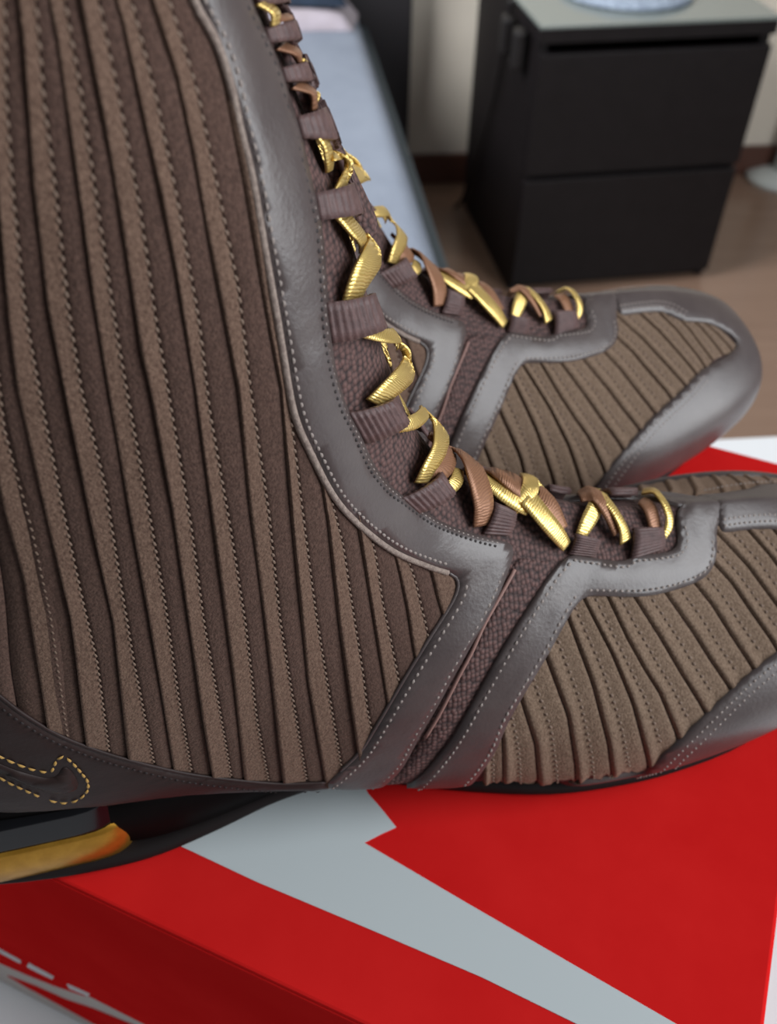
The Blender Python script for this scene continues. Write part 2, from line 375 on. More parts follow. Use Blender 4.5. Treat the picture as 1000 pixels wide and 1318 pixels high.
def samp(A, v, p):                                # bilinear, v in grid rows, p in radians
    v = np.clip(v, 0, NV-1.001); j = np.clip(p/math.pi*(NP-1), 0, NP-1.001); i0 = v.astype(int); j0 = j.astype(int)
    fv = (v-i0)[:, None]; fj = (j-j0)[:, None]
    return (A[i0, j0]*(1-fv)+A[i0+1, j0]*fv)*(1-fj)+(A[i0, j0+1]*(1-fv)+A[i0+1, j0+1]*fv)*fj
def S(v, p, h=0.):
    v = np.atleast_1d(np.asarray(v, float)); p = np.atleast_1d(np.asarray(p, float)); h = np.broadcast_to(h, v.shape)[:, None]
    N = samp(GN, v, p); N /= np.linalg.norm(N, axis=1)[:, None]+1e-15
    return samp(G, v, p)+N*h
class Shape:                                      # how the boot leans and which way its toe curves
    def __init__(s, lean, toe, rake=0.): s.lean, s.toe, s.rake = lean, toe, rake
    def yc(s, P):
        x, z = P[..., 0], P[..., 2]
        t = np.clip((x-.12)/.17, 0, 1); L = np.clip(z-.07, 0, None)
        return s.toe*t*t*(3-2*t)+s.lean*L*L/(L+.03)
    def sh(s, P):
        P = np.array(P, float); P[..., 1] += s.yc(P); L = np.clip(P[..., 2]-.135, 0, None); P[..., 0] -= s.rake*L*L/(L+.02); return P
    def un(s, P): P = np.array(P, float); P[..., 1] -= s.yc(P); return P
NEAR = Shape(.15, .011); FAR = Shape(.25, .013, .6)
YAW = math.radians(15)
uu = np.array([math.cos(YAW), math.sin(YAW), 0]); nn_ = np.array([-uu[1], uu[0], 0])
ORG = on_z(60, 1135, LID)+nn_*.033
CL = np.array([(CAM-ORG)@uu, (CAM-ORG)@nn_, CAM[2]-ORG[2]])
def lray(x, y): d = ray(x, y); return np.array([d@uu, d@nn_, d[2]])
# full surface (both halves) for ray hits
Gm = G*np.array([1, -1, 1]); full = np.concatenate([G, Gm[:, ::-1][:, 1:-1]], axis=1); NF = full.shape[1]
fullS = NEAR.sh(full)
_F = [(i*NF+j, i*NF+(j+1) % NF, (i+1)*NF+(j+1) % NF, (i+1)*NF+j) for i in range(NV-1) for j in range(NF)]
BV = BVHTree.FromPolygons([tuple(p) for p in fullS.reshape(-1, 3)], _F)
def hit(x, y, cling=False):
    d = lray(x, y); loc, nor, idx, dist = BV.ray_cast(Vector(CL), Vector(d))
    if loc is None:
        best = None
        t0, st = .3, .008
        for ts_ in (np.linspace(.1, .5, 51), None, None, None):
            if ts_ is None: ts_ = np.linspace(t0-st, t0+st, 9); st /= 4
            for t in ts_:
                r = BV.find_nearest(Vector(CL+d*t))
                if best is None or r[3] < best[0]: best = (r[3], t, r)
            t0 = best[1]
        r_, t, (loc, nor, idx, _) = best
        if cling: return np.array(loc), np.array(nor)*(-1 if np.array(nor)@(CL-np.array(loc)) < 0 else 1), idx
        rp = CL+d*t; nv_ = rp-np.array(loc); nv_ /= np.linalg.norm(nv_)+1e-12
        return rp-nv_*min(r_, .0045), nv_, idx
    nor = Vector(nor)
    if nor.dot(Vector(d)) > 0: nor = -nor
    return np.array(loc), np.array(nor), idx
def par(x, y):                                    # pixel -> (v, phi, side)
    P, N, idx = hit(x, y, True); i, j = divmod(idx, NF); a = fullS[i, j]; b = fullS[i+1, j]; c = fullS[i, (j+1) % NF]
    ev, ej = b-a, c-a
    A = np.array([[ev@ev, ev@ej], [ev@ej, ej@ej]]); r = np.array([ev@(P-a), ej@(P-a)])
    try: fv, fj = np.linalg.solve(A, r)
    except Exception: fv = fj = 0
    fv = min(max(fv, 0), 1); fj = min(max(fj, 0), 1); jj = j+fj
    return (i+fv, jj/(NP-1)*math.pi if jj <= NP-1 else -(NF-jj)/(NP-1)*math.pi)
def pars(L): return [par(*p) for p in L]
def resample(P, step, closed=False):
    P = np.asarray(P, float)
    if closed: P = np.vstack([P, P[:1]])
    d = np.concatenate([[0], np.cumsum(np.linalg.norm(np.diff(P, axis=0), axis=1))]); n = max(2, int(round(d[-1]/step))+1)
    t = np.linspace(0, d[-1], n); Q = np.stack([np.interp(t, d, P[:, k]) for k in range(P.shape[1])], 1)
    return Q[:-1] if closed else Q
def smooth_px(L, step=6): return resample(cr(L, len(L)*8), step)
def to_m(L):  # (v,phi) -> metric plane
    L = np.asarray(L, float); return np.stack([np.interp(L[:, 0], np.arange(NV), ARC), L[:, 1]*.042], 1)
def from_m(Q): return np.interp(Q[:, 0], ARC, np.arange(NV)), Q[:, 1]/.042
def inside(P, poly):
    x, y = P[:, 0], P[:, 1]; r = np.zeros(len(P), bool); n = len(poly)
    for i in range(n):
        x1, y1 = poly[i]; x2, y2 = poly[(i+1) % n]
        c = ((y1 > y) != (y2 > y)) & (x < (x2-x1)*(y-y1)/(y2-y1+1e-18)+x1); r ^= c
    return r

def wrinkle(B): return np.array([.00035*noise.noise(Vector(b)*70)+.00018*noise.noise(Vector(b)*190) for b in B])
PARTS = []      # every part of a boot: dict(name, V (unshifted), F, mats, mat, parent, kind, label)
def part(name, V, F, material, mats=None, parent=None, kind=None, label=None):
    PARTS.append(dict(name=name, V=np.asarray(V, float), F=F, mat=material, mats=mats, parent=parent, kind=kind, label=label)); return len(PARTS)-1
def mirror(V, F):
    V = np.asarray(V, float)*np.array([1, -1, 1]); return V, [tuple(f)[::-1] for f in F]

def patch(name, poly, thick, edge, material, step=.0022, cross=False, h0=-.0004, kind=None, label=None, parent=None, mirrored=True, bump=None):
    """padded leather / suede panel over the last; poly in (v,phi)"""
    Q = resample(to_m(poly), step, True)
    for _ in range(3):
        Q2 = (np.roll(Q, 1, 0)+2*Q+np.roll(Q, -1, 0))/4; keep = (Q[:, 1] < 1e-6) | (Q[:, 1] > math.pi*.042-1e-6); Q = np.where(keep[:, None], Q, Q2)
    mn, mx = Q.min(0), Q.max(0)
    gx, gy = np.meshgrid(np.arange(mn[0], mx[0], step), np.arange(mn[1], mx[1], step), indexing='ij')
    gx = gx+(np.arange(gx.shape[1]) % 2)[None, :]*step*.5
    P = np.stack([gx.ravel(), gy.ravel()], 1); P = P[inside(P, Q)]
    kd = KDTree(len(Q))
    for i, q in enumerate(Q): kd.insert((q[0], q[1], 0), i)
    kd.balance()
    P = np.array([p for p in P if kd.find((p[0], p[1], 0))[2] > step*.55]) if len(P) else P
    allp = np.vstack([Q, P]) if len(P) else Q; nb = len(Q)
    ring = [i for i in range(nb)]
    vo, eo, fo, *_ = delaunay_2d_cdt([Vector(p) for p in allp], [], [ring], 1, 1e-7)
    vo = np.array([tuple(v) for v in vo])
    v, p = from_m(vo); p = np.clip(p, 0, math.pi)
    base = S(v, p)
    bnd = {}
    for f in fo:
        for a, b in zip(f, list(f[1:])+[f[0]]): bnd[(a, b)] = 1
    be = [e for e in bnd if (e[1], e[0]) not in bnd]
    atseam = lambda a: (p[a] < 1e-4)
    free = [e for e in be if not (cross and atseam(e[0]) and atseam(e[1]))]
    fv = sorted({a for e in free for a in e})
    kd3 = KDTree(max(1, len(fv)))
    for a in fv: kd3.insert(base[a], a)
    kd3.balance()
    d = np.array([kd3.find(q)[2] if fv else 1 for q in base]); u = np.clip(d/edge, 0, 1)
    hh = h0+(thick-h0)*np.sqrt(np.clip(1-(1-u)**2, 0, 1))*(.25+.75*1)
    hh[[a for a in fv]] = thick*.68
    if bump is not None: hh = hh+bump(base)*u
    V = list(S(v, p, hh)); F = [tuple(f) for f in fo]; remap = {}
    for a in fv: remap[a] = len(V); V.append(S(v[a:a+1], p[a:a+1], h0)[0])
    for a, b in free: F.append((b, a, remap[a], remap[b]))
    V = np.array(V)
    if cross:
        V[:, 1] = np.where(np.abs(V[:, 1]) < 2e-5, 0, V[:, 1])
        W, H = mirror(V, F); n = len(V); V = np.vstack([V, W]); F = F+[tuple(a+n for a in f) for f in H]
        part(name, V, F, material, kind=kind, label=label, parent=parent)
    else:
        part(name, V, F, material, kind=kind, label=label, parent=parent)
        if mirrored: W, H = mirror(V, F); part(name, W, H, material, kind=kind, parent=parent)

def hits_un(L, h=0.):
    A = []; NN = []
    for x, y in L:
        P, N, _ = hit(x, y, True); A.append(P); NN.append(N)
    return NEAR.un(np.array(A)), np.array(NN)
STB = {}
def stitch3(P, N, h, spacing, ln, wd, key, jitter=.1, tw=0.):
    """row of small raised thread stitches along the 3D polyline P"""
    d = np.concatenate([[0], np.cumsum(np.linalg.norm(np.diff(P, axis=0), axis=1))]); n = int(d[-1]/spacing)
    if n < 1: return
    t = (np.arange(n)+.5)*spacing; I = lambda A, t: np.stack([np.interp(t, d, A[:, k]) for k in range(3)], 1)
    C = I(P, t); NN = I(N, t); NN /= np.linalg.norm(NN, axis=1)[:, None]; T = I(P, t+1e-4)-I(P, t-1e-4); T /= np.linalg.norm(T, axis=1)[:, None]+1e-12
    V, F = STB.setdefault(key, ([], []))
    for c, nn, tt in zip(C, NN, T):
        b = np.cross(nn, tt); tt2 = tt*math.cos(tw)+b*math.sin(tw); b = np.cross(nn, tt2); c = c+nn*h; l = ln*(1+jitter*random.uniform(-1, 1))/2; wv = wd/2; k = len(V)
        V += [c-tt2*l-nn*wv*.6, c-tt2*l*.4+b*wv, c-tt2*l*.4-b*wv, c-tt2*l*.4+nn*wv, c+tt2*l*.4+b*wv, c+tt2*l*.4-b*wv, c+tt2*l*.4+nn*wv, c+tt2*l-nn*wv*.6]
        F += [(k, k+1, k+3), (k, k+3, k+2), (k+1, k+4, k+6, k+3), (k+3, k+6, k+5, k+2), (k+4, k+7, k+6), (k+6, k+7, k+5)]
def stitch_px(L, h, spacing, ln, wd, key, **kw):
    P, N = hits_un(smooth_px(L, 5)); stitch3(P, N, h, spacing, ln, wd, key, **kw)
def inset(L, k):                                  # shift a pixel polyline sideways (left of travel = +)
    Q = smooth_px(L, 6); T = np.gradient(Q, axis=0); T /= np.linalg.norm(T, axis=1)[:, None]+1e-9
    return Q+np.stack([T[:, 1], -T[:, 0]], 1)*k

# ---- traced seams of the boot (photo frame), used to find where each seam lies on the last
EY_L = [(228, -60), (245, 0), (272, 50), (290, 100), (305, 165), (320, 225), (332, 290), (345, 360), (357, 425), (370, 500), (380, 540), (398, 581), (425, 632), (456, 669), (501, 705), (547, 726), (574, 735)]
EY_L2 = [(589, 748), (584, 768), (552, 822), (520, 874), (488, 928), (466, 963), (440, 989), (420, 1004)]
EY_R = [(302, -60), (312, -10), (328, 30), (340, 54), (352, 80), (362, 112), (370, 140), (380, 170), (387, 200), (403, 267), (410, 304), (415, 364), (419, 420), (427, 471), (441, 520), (459, 556), (474, 590), (495, 620), (526, 645), (562, 669), (608, 687), (644, 696)]
EY_R2 = [(659, 708), (651, 736), (632, 781), (610, 819), (581, 870), (562, 906), (539, 944), (514, 989), (475, 1020)]
P2_L = [(725, 718), (706, 739), (683, 774), (658, 813), (632, 858), (613, 893), (590, 934), (571, 963), (546, 992), (514, 1021)]
P2_T = [(733, 714), (768, 720), (800, 724), (812, 717), (840, 714), (866, 709), (873, 696), (869, 679)]
P2_R = [(744, 768), (728, 794), (702, 842), (677, 883), (651, 928), (638, 960), (619, 989), (600, 1010)]
P2_B = [(752, 767), (768, 767), (816, 768), (852, 763), (883, 754), (907, 742), (917, 725), (920, 706), (917, 688)]
MUD = [(745, 1036), (780, 1020), (813, 1002), (842, 978), (864, 956), (890, 932), (921, 903), (949, 877), (978, 853), (1000, 837), (1030, 812), (1052, 790)]
STRIP_L = [(1030, 700), (1000, 683), (960, 683), (922, 688)]
CNT_T = [(-60, 850), (-30, 870), (0, 892), (30, 915), (75, 942), (125, 962), (175, 977), (240, 992), (300, 1000), (360, 1005), (418, 1004)]

# suede strips of the quarter: seams (S stitched, G folded edge), left to right
QL = [
 ('G', [(-55, 0), (-52, 125), (-42, 260), (-28, 420), (-12, 560), (5, 650), (30, 740), (52, 880)]),
 ('S', [(-35, 0), (-32, 125), (-22, 260), (-8, 420), (5, 550), (40, 675), (65, 790), (82, 910)]),
 ('G', [(-15, 0), (-12, 125), (-2, 260), (10, 400), (22, 500), (60, 665), (90, 790), (105, 915)]),
 ('S', [(5, 0), (7, 125), (17, 260), (32, 400), (50, 500), (80, 650), (107, 775), (125, 850), (137, 940)]),
 ('G', [(22, 0), (28, 50), (35, 140), (42, 240), (60, 390), (82, 500), (115, 665), (145, 800), (160, 940)]),
 ('S', [(45, 0), (55, 125), (70, 240), (88, 400), (104, 500), (135, 625), (155, 750), (172, 850), (187, 925)]),
 ('G', [(62, 0), (72, 50), (90, 175), (105, 280), (120, 390), (140, 510), (167, 665), (190, 790), (210, 910), (218, 960)]),
 ('S', [(82, 0), (102, 115), (122, 250), (145, 400), (162, 500), (190, 650), (212, 775), (230, 900), (239, 950)]),
 ('G', [(100, 0), (110, 50), (140, 200), (160, 320), (180, 450), (192, 500), (220, 650), (242, 800), (260, 925), (266, 960)]),
 ('S', [(125, 0), (150, 120), (178, 265), (200, 415), (215, 500), (245, 675), (262, 800), (280, 900), (289, 950)]),
 ('G', [(147, 0), (155, 25), (182, 150), (205, 250), (225, 350), (250, 500), (277, 700), (300, 875), (308, 950)]),
 ('S', [(167, 0), (200, 130), (228, 265), (255, 415), (269, 530), (295, 675), (315, 800), (330, 925), (337, 960)]),
 ('G', [(192, 0), (225, 100), (245, 190), (265, 300), (295, 450), (305, 500), (320, 650), (340, 800), (357, 950)]),
 ('S', [(215, 0), (250, 110), (280, 250), (305, 370), (321, 500), (345, 660), (360, 800), (375, 890), (387, 960)]),
 ('G', [(256, 0), (287, 110), (313, 240), (335, 370), (346, 430), (360, 500), (375, 675), (395, 875), (415, 990)]),
 ('S', [(345, 240), (358, 340), (366, 450), (371, 520), (387, 650), (405, 785), (420, 875), (432, 945)]),
 ('G', [(395, 500), (407, 590), (420, 665), (435, 800), (457, 950)]),
 ('S', [(405, 540), (427, 650), (440, 700), (453, 784), (466, 864), (472, 912), (478, 940)]),
 ('G', [(446, 600), (469, 733), (482, 810), (496, 893), (500, 920)]),
 ('S', [(463, 640), (482, 714), (491, 774), (501, 819), (509, 858), (515, 890)]),
 ('G', [(492, 660), (512, 733), (523, 784), (530, 829), (536, 860)]),
 ('S', [(510, 680), (533, 746), (546, 800), (553, 830)]),
 ('G', [(535, 680), (555, 742), (562, 771), (568, 790)]),
 ('E', [(570, 690), (585, 740), (592, 780)])]
VL = [
 [(622, 960), (622, 1000), (622, 1036)], [(640, 905), (646, 951), (648, 1036)], [(660, 870), (668, 895), (688, 956), (696, 1038)], [(692, 820), (700, 840), (730, 920), (740, 982), (743, 1040)],
 [(720, 770), (730, 795), (761, 878), (782, 956), (791, 1030)], [(740, 752), (787, 842), (813, 904), (832, 974), (836, 1005)], [(772, 750), (806, 822), (828, 861), (848, 892), (868, 940), (876, 968)],
 [(803, 750), (848, 820), (875, 866), (899, 904), (915, 932)], [(842, 745), (890, 813), (912, 848), (932, 877), (950, 905)], [(880, 735), (916, 780), (938, 815), (961, 850), (980, 880)],
 [(905, 712), (940, 750), (963, 784), (990, 822), (1008, 852)], [(915, 680), (960, 728), (1000, 782), (1030, 822)], [(950, 670), (990, 716), (1030, 772), (1052, 805)], [(985, 672), (1020, 715), (1052, 765), (1065, 790)],
 [(1015, 680), (1040, 712), (1062, 750), (1075, 772)], [(1040, 688), (1062, 712), (1082, 742), (1094, 762)], [(1064, 698), (1085, 720), (1104, 744), (1112, 757)], [(1088, 708), (1106, 726), (1120, 744), (1126, 752)]]

def lin(L):
    L = np.asarray(L, float)
    return lambda y: np.where(y < L[0, 1], L[0, 0]+(y-L[0, 1])*(L[1, 0]-L[0, 0])/(L[1, 1]-L[0, 1]),
        np.where(y > L[-1, 1], L[-1, 0]+(y-L[-1, 1])*(L[-1, 0]-L[-2, 0])/(L[-1, 1]-L[-2, 1]), np.interp(y, L[:, 1], L[:, 0])))
_lowx = [p[0] for p in CNT_T]+[p[0] for p in EY_L2[::-1][1:]]; _lowy = [p[1] for p in CNT_T]+[p[1] for p in EY_L2[::-1][1:]]
_upx = [p[0] for p in EY_L]; _upy = [p[1] for p in EY_L]
def low_cut(f): 
    for y in np.arange(700, 1006, 3.):
        if y >= np.interp(float(f(y)), _lowx, _lowy): return y
    return 1004.
def up_cut(f):
    for y in np.arange(800, -62, -3.):
        if float(f(y)) > 228 and y <= np.interp(float(f(y)), _upx, _upy): return y
    return -62.
def cut_after(L, poly, ext):
    Q = resample(L, 2); B = resample(poly, 2); d = np.array([np.min(np.linalg.norm(B-q, axis=1)) for q in Q]); i = int(np.argmin(d))
    return Q[:min(len(Q), i+int(ext/2))] if d[i] < 6 else Q
def sweep(fn, ts, us, hs):
    """grid of pixels fn(t,u) laid on the last at heights hs(t,u), closed by a skirt"""
    P = np.zeros((len(ts), len(us), 3))
    for i, t in enumerate(ts):
        for j, u in enumerate(us):
            Q, N, _ = hit(*fn(t, u), True); Q = NEAR.un(Q); P[i, j] = Q+N*hs(t, u)
    return P
def grid_part(P, skirt=None):
    n, m_ = P.shape[:2]; V = P.reshape(-1, 3); F = [(i*m_+j, (i+1)*m_+j, (i+1)*m_+j+1, i*m_+j+1) for i in range(n-1) for j in range(m_-1)]
    return V, F
def orient(V, F, N):
    a, b, c = (np.asarray(V[F[0][k]]) for k in (0, 1, 2))
    return F if np.cross(b-a, c-a)@N > 0 else [f[::-1] for f in F]

# ---- base: knit bootie
part('knit_bootie', full.reshape(-1, 3), [f[::-1] for f in _F], 'knit')
# inside collar ring at top is open: line it
inner = full.copy(); cen = full.mean(1, keepdims=True)
i_top = 14
Vin = (full[:i_top]+(cen[:i_top]-full[:i_top])*.06).reshape(-1, 3)
Fin = [(i*NF+j, i*NF+(j+1) % NF, (i+1)*NF+(j+1) % NF, (i+1)*NF+j) for i in range(i_top-1) for j in range(NF)]
part('lining', Vin, Fin, 'knit')

# ---- quarter strips
backV, backF = [], []
def add_join(V, F):
    k = len(backV); backV.extend(list(V)); backF.extend([tuple(a+k for a in f) for f in F])
US = np.array([0, .04, .2, .4, .6, .8, .96, 1])
for q in range(len(QL)-1):
    ka, A = QL[q]; kb, B = QL[q+1]; fa, fb = lin(A), lin(B)
    y0, y1 = max(-62, min(up_cut(fa), up_cut(fb))-14), max(low_cut(fa), low_cut(fb))+14
    ts = np.linspace(y0, y1, max(8, int((y1-y0)/9)))
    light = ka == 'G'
    jit = rng.uniform(.85, 1.15)
    def hs(t, u, light=light, jit=jit):
        wob = 1+.18*math.sin(t*.013+q*1.7)+.1*math.sin(t*.041+q)
        if u <= 0 or u >= 1: return -.0002
        if light: return (.00035+.00085*(1-u)**.8*wob)*jit
        return (.0002+.0004*math.sin(math.pi*(.12+.8*u))*wob)*jit
    def fn(t, u, fa=fa, fb=fb): 
        a, b = float(fa(t)), float(fb(t)); return (a+(b-a)*u, t)
    P = sweep(fn, ts, US, hs); V, F = grid_part(P); F = orient(V, F, np.array([.2, -1, .2]))
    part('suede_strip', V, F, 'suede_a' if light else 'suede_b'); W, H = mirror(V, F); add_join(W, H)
    if kb == 'S':
        yy = np.linspace(y0, y1-14, 60)
        stitch_px([(float(fb(t)), t) for t in yy], .00055, .0022, .0017, .0006, 'quarter_stitching', tw=.35)
# rear of the quarter, out of the photo to the left: continue the strips round the back
p_top, p_bot = par(-55, 0), par(40, 860)
ph0 = np.linspace(p_top[1], p_bot[1], 60); v0 = np.linspace(0, p_bot[0]+14, 60)
dphi = .085
nst = int((math.pi-min(p_top[1], p_bot[1]))/dphi)+1
for k in range(nst):
    P = np.zeros((60, 5, 3))
    for j, u in enumerate((0, .05, .5, .95, 1)):
        pp = np.minimum(ph0+(k+u)*dphi, math.pi); P[:, j] = S(v0, pp, (-.0002 if u in (0, 1) else (.0004 if k % 2 else .0006)))
    V, F = grid_part(P); F = orient(V, F, np.array([-.3, -1, 0])); add_join(V, F); W, H = mirror(V, F); add_join(W, H)
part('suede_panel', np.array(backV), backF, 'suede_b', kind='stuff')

# ---- vamp strips
backV, backF = [], []
UV_ = np.array([0, .05, .12, .2, .3, .46, .5, .54, .7, .88, .95, 1])
for q in range(len(VL)-1):
    A = np.array(cut_after(VL[q], MUD, 10), float); B = np.array(cut_after(VL[q+1], MUD, 10), float)
    ts = np.linspace(0, 1, 34)
    ga = lambda t, A=A: np.array([np.interp(t*(len(A)-1), np.arange(len(A)), A[:, k]) for k in (0, 1)])
    gb = lambda t, B=B: np.array([np.interp(t*(len(B)-1), np.arange(len(B)), B[:, k]) for k in (0, 1)])
    def hs(t, u):
        if u <= 0 or u >= 1: return -.0003
        e = min(u, 1-u); return .0003+.0005*min(1, e/.14)**.5-(.00035 if abs(u-.5) < .05 else 0)+.0007*math.exp(-((u-.12)/.14)**2)
    def fn(t, u, ga=ga, gb=gb):
        a, b = ga(t), gb(t); return tuple(a+(b-a)*u)
    P = sweep(fn, ts, UV_, hs); V, F = grid_part(P); F = orient(V, F, np.array([.1, -1, .6]))
    V = np.where((V[:, 1:2] > 0) & (np.arange(3)[None, :] == 1), 0, V)
    part('suede_strip', V, F, 'suede_v'); W, H = mirror(V, F); add_join(W, H)
    stitch_px([fn(t, .5) for t in np.linspace(.03, .92, 30)], .0008, .0026, .0017, .0008, 'vamp_stitching', tw=.3)
part('suede_panel', np.array(backV), backF, 'suede_v', kind='stuff')

# ---- leather overlays
def clampphi(L): return [(v, max(p, 0)) for v, p in L]
ey = pars(smooth_px(EY_L))+pars(smooth_px([EY_L[-1], (586, 740), EY_L2[0]]))+pars(smooth_px(EY_L2))+pars([(430, 1022), (455, 1026)])+pars(smooth_px(EY_R2[::-1]))+pars([(655, 699)])+pars(smooth_px(EY_R[::-1]))
ey = [(0 if v < 2 else v, p) for v, p in ey]
patch('eyestay', clampphi(ey), .0018, .0035, 'leather', bump=wrinkle)
# vamp overlay: leg + throat surround, closed over the centre line
p2 = pars(smooth_px(P2_L[::-1]))+pars([(727, 716)])+pars(smooth_px(P2_T))
e_in = par(869, 679); p2 += [(e_in[0]+.5, e_in[1]*.6), (e_in[0]+1.5, e_in[1]*.3), (e_in[0]+2, 0)]
e_out = par(917, 688); p2 += [(e_out[0]+3.5, 0), (e_out[0]+3, e_out[1]*.35), (e_out[0]+1.5, e_out[1]*.7)]
p2 += pars(smooth_px(P2_B[::-1]))+pars(smooth_px(P2_R))+pars([(590, 1030), (550, 1030)])
patch('vamp_overlay', clampphi(p2), .0022, .004, 'leather', cross=True, bump=wrinkle)
# toe guard with the strip over the toe
mud = pars(smooth_px(MUD)); c0 = mud[-1]; sl = pars(smooth_px(STRIP_L)); c1 = sl[0]
vt = NV-1.01
print('MUD', c0, c1, e_out)
mud2 = mud+[(c0[0]+9, c0[1]*.80+c1[1]*.20), (c0[0]+14, (c0[1]*.55+c1[1]*.45)), (c0[0]+13, c0[1]*.3+c1[1]*.7), (c0[0]+8, c1[1]*1.02)]+sl
mud2 += [(e_out[0]+1.5, 0.3*e_out[1]), (e_out[0]+1.5, 0), (vt, 0), (vt, 2.6), (mud[0][0], 2.75)]
patch('toe_guard', clampphi(mud2), .0023, .003, 'leather', cross=True)
# heel counter
cn = pars(smooth_px(CNT_T)); cn = [(cn[0][0]-6, math.pi)]+cn+pars([(425, 1012)])
vb = cn[-1][0]
cn += [(v, p) for v, p in pars([(400, 1016), (350, 1022), (275, 1030), (210, 1037), (150, 1041), (75, 1043), (0, 1043), (-60, 1040)])]
cn += [(cn[-1][0], math.pi)]
patch('heel_counter', cn, .0018, .003, 'counter', bump=wrinkle)
# gusset (knit band between the two overlays) gets its pink piping
gp = smooth_px([(661, 733), (645, 762), (622, 803), (606, 838), (590, 868), (566, 915), (547, 947)])
P, N = hits_un(gp); V, F = tube(P+N*.0006, .0006); part('piping', V, F, 'pink')
gr = [(664, 716), (690, 722), (716, 722), (700, 745), (670, 790), (640, 838), (610, 892), (575, 953), (540, 1000), (505, 1026), (470, 1026), (520, 985), (545, 948), (585, 872), (635, 783)]
patch('gusset_band', pars(gr), .0005, .002, 'knit', step=.003)
# piping along the suede edge of the eyestay
Pp = smooth_px(inset(EY_L, -1)); P, N = hits_un(Pp); V, F = tube(P+N*.0009, .00085); part('piping', V, F, 'piping')
Pp = smooth_px([(574, 735), (587, 746), (582, 770), (550, 822), (518, 874), (486, 928), (464, 963), (438, 989)]); P, N = hits_un(Pp); V, F = tube(P+N*.0007, .0006); part('piping', V, F, 'leather')
P, N = hits_un(smooth_px(inset(CNT_T, 0))); V, F = tube(P+N*.0009, .0006); part('piping', V, F, 'counter')
# stitch rows on the overlays
stitch_px(inset(EY_L, 9), .0017, .0021, .0015, .0007, 'overlay_stitching')
stitch_px(inset(EY_L2, 8), .0016, .0023, .0016, .0008, 'overlay_stitching')
stitch_px(inset(EY_R, -9), .0016, .0019, .0012, .0007, 'dark_stitching')
stitch_px(inset(EY_R, -4), .0011, .0019, .0013, .0007, 'overlay_stitching')
stitch_px(inset(EY_R2[1:], -6), .0014, .0023, .0016, .0008, 'overlay_stitching')
stitch_px(inset(P2_L, 8), .0020, .0023, .0016, .0008, 'overlay_stitching')
stitch_px(inset(P2_R, -7), .0020, .0023, .0016, .0008, 'overlay_stitching')
stitch_px(inset(P2_T, -7), .0020, .0022, .0015, .0007, 'overlay_stitching')
stitch_px(inset(P2_B, 7), .0020, .0022, .0015, .0007, 'overlay_stitching')
stitch_px(inset(MUD[2:], -9), .0023, .0021, .0013, .0008, 'overlay_stitching')
stitch_px(inset(MUD[2:], -18), .0023, .0021, .0013, .0008, 'overlay_stitching')
stitch_px(inset(STRIP_L, -8), .0023, .0021, .0013, .0008, 'overlay_stitching')
stitch_px(inset(STRIP_L, -16), .0023, .0021, .0013, .0008, 'overlay_stitching')
stitch_px([(905, 640), (940, 633), (985, 628), (1030, 628)], .0023, .0021, .0013, .0008, 'overlay_stitching')
stitch_px(inset(CNT_T, -7), .0018, .002, .0013, .0006, 'counter_stitching')
SWO = [(-95, 905), (-60, 930), (0, 964), (38, 980), (66, 986), (70, 978), (74, 969), (83, 966), (94, 974), (106, 988), (113, 998), (112, 1010), (103, 1019), (89, 1024), (72, 1023), (53, 1017), (31, 1007), (7, 995), (-30, 970), (-70, 930), (-95, 905)]
stitch_px(SWO[:5], .0021, .003, .0025, .0008, 'emblem_stitching'); stitch_px(SWO[4:16], .0021, .003, .0025, .0008, 'emblem_stitching'); stitch_px(SWO[15:], .0021, .003, .0025, .0008, 'emblem_stitching')
SWI = [(-60, 945), (0, 974), (40, 988), (70, 995), (78, 985), (81, 976), (88, 979), (97, 990), (102, 1001), (99, 1010), (88, 1014), (72, 1013), (50, 1006), (20, 993), (-30, 965)]
patch('swoosh_emblem', pars(SWI), .0030, .0018, 'counter', step=.0014, h0=.0010)
SM = {'quarter_stitching': 'stitch_b', 'vamp_stitching': 'stitch_b', 'overlay_stitching': 'stitch', 'dark_stitching': 'stitch_d', 'counter_stitching': 'stitch_d', 'emblem_stitching': 'stitch_g'}
for k_, (V, F) in STB.items(): part(k_, np.array(V), F, SM[k_], kind='stuff')

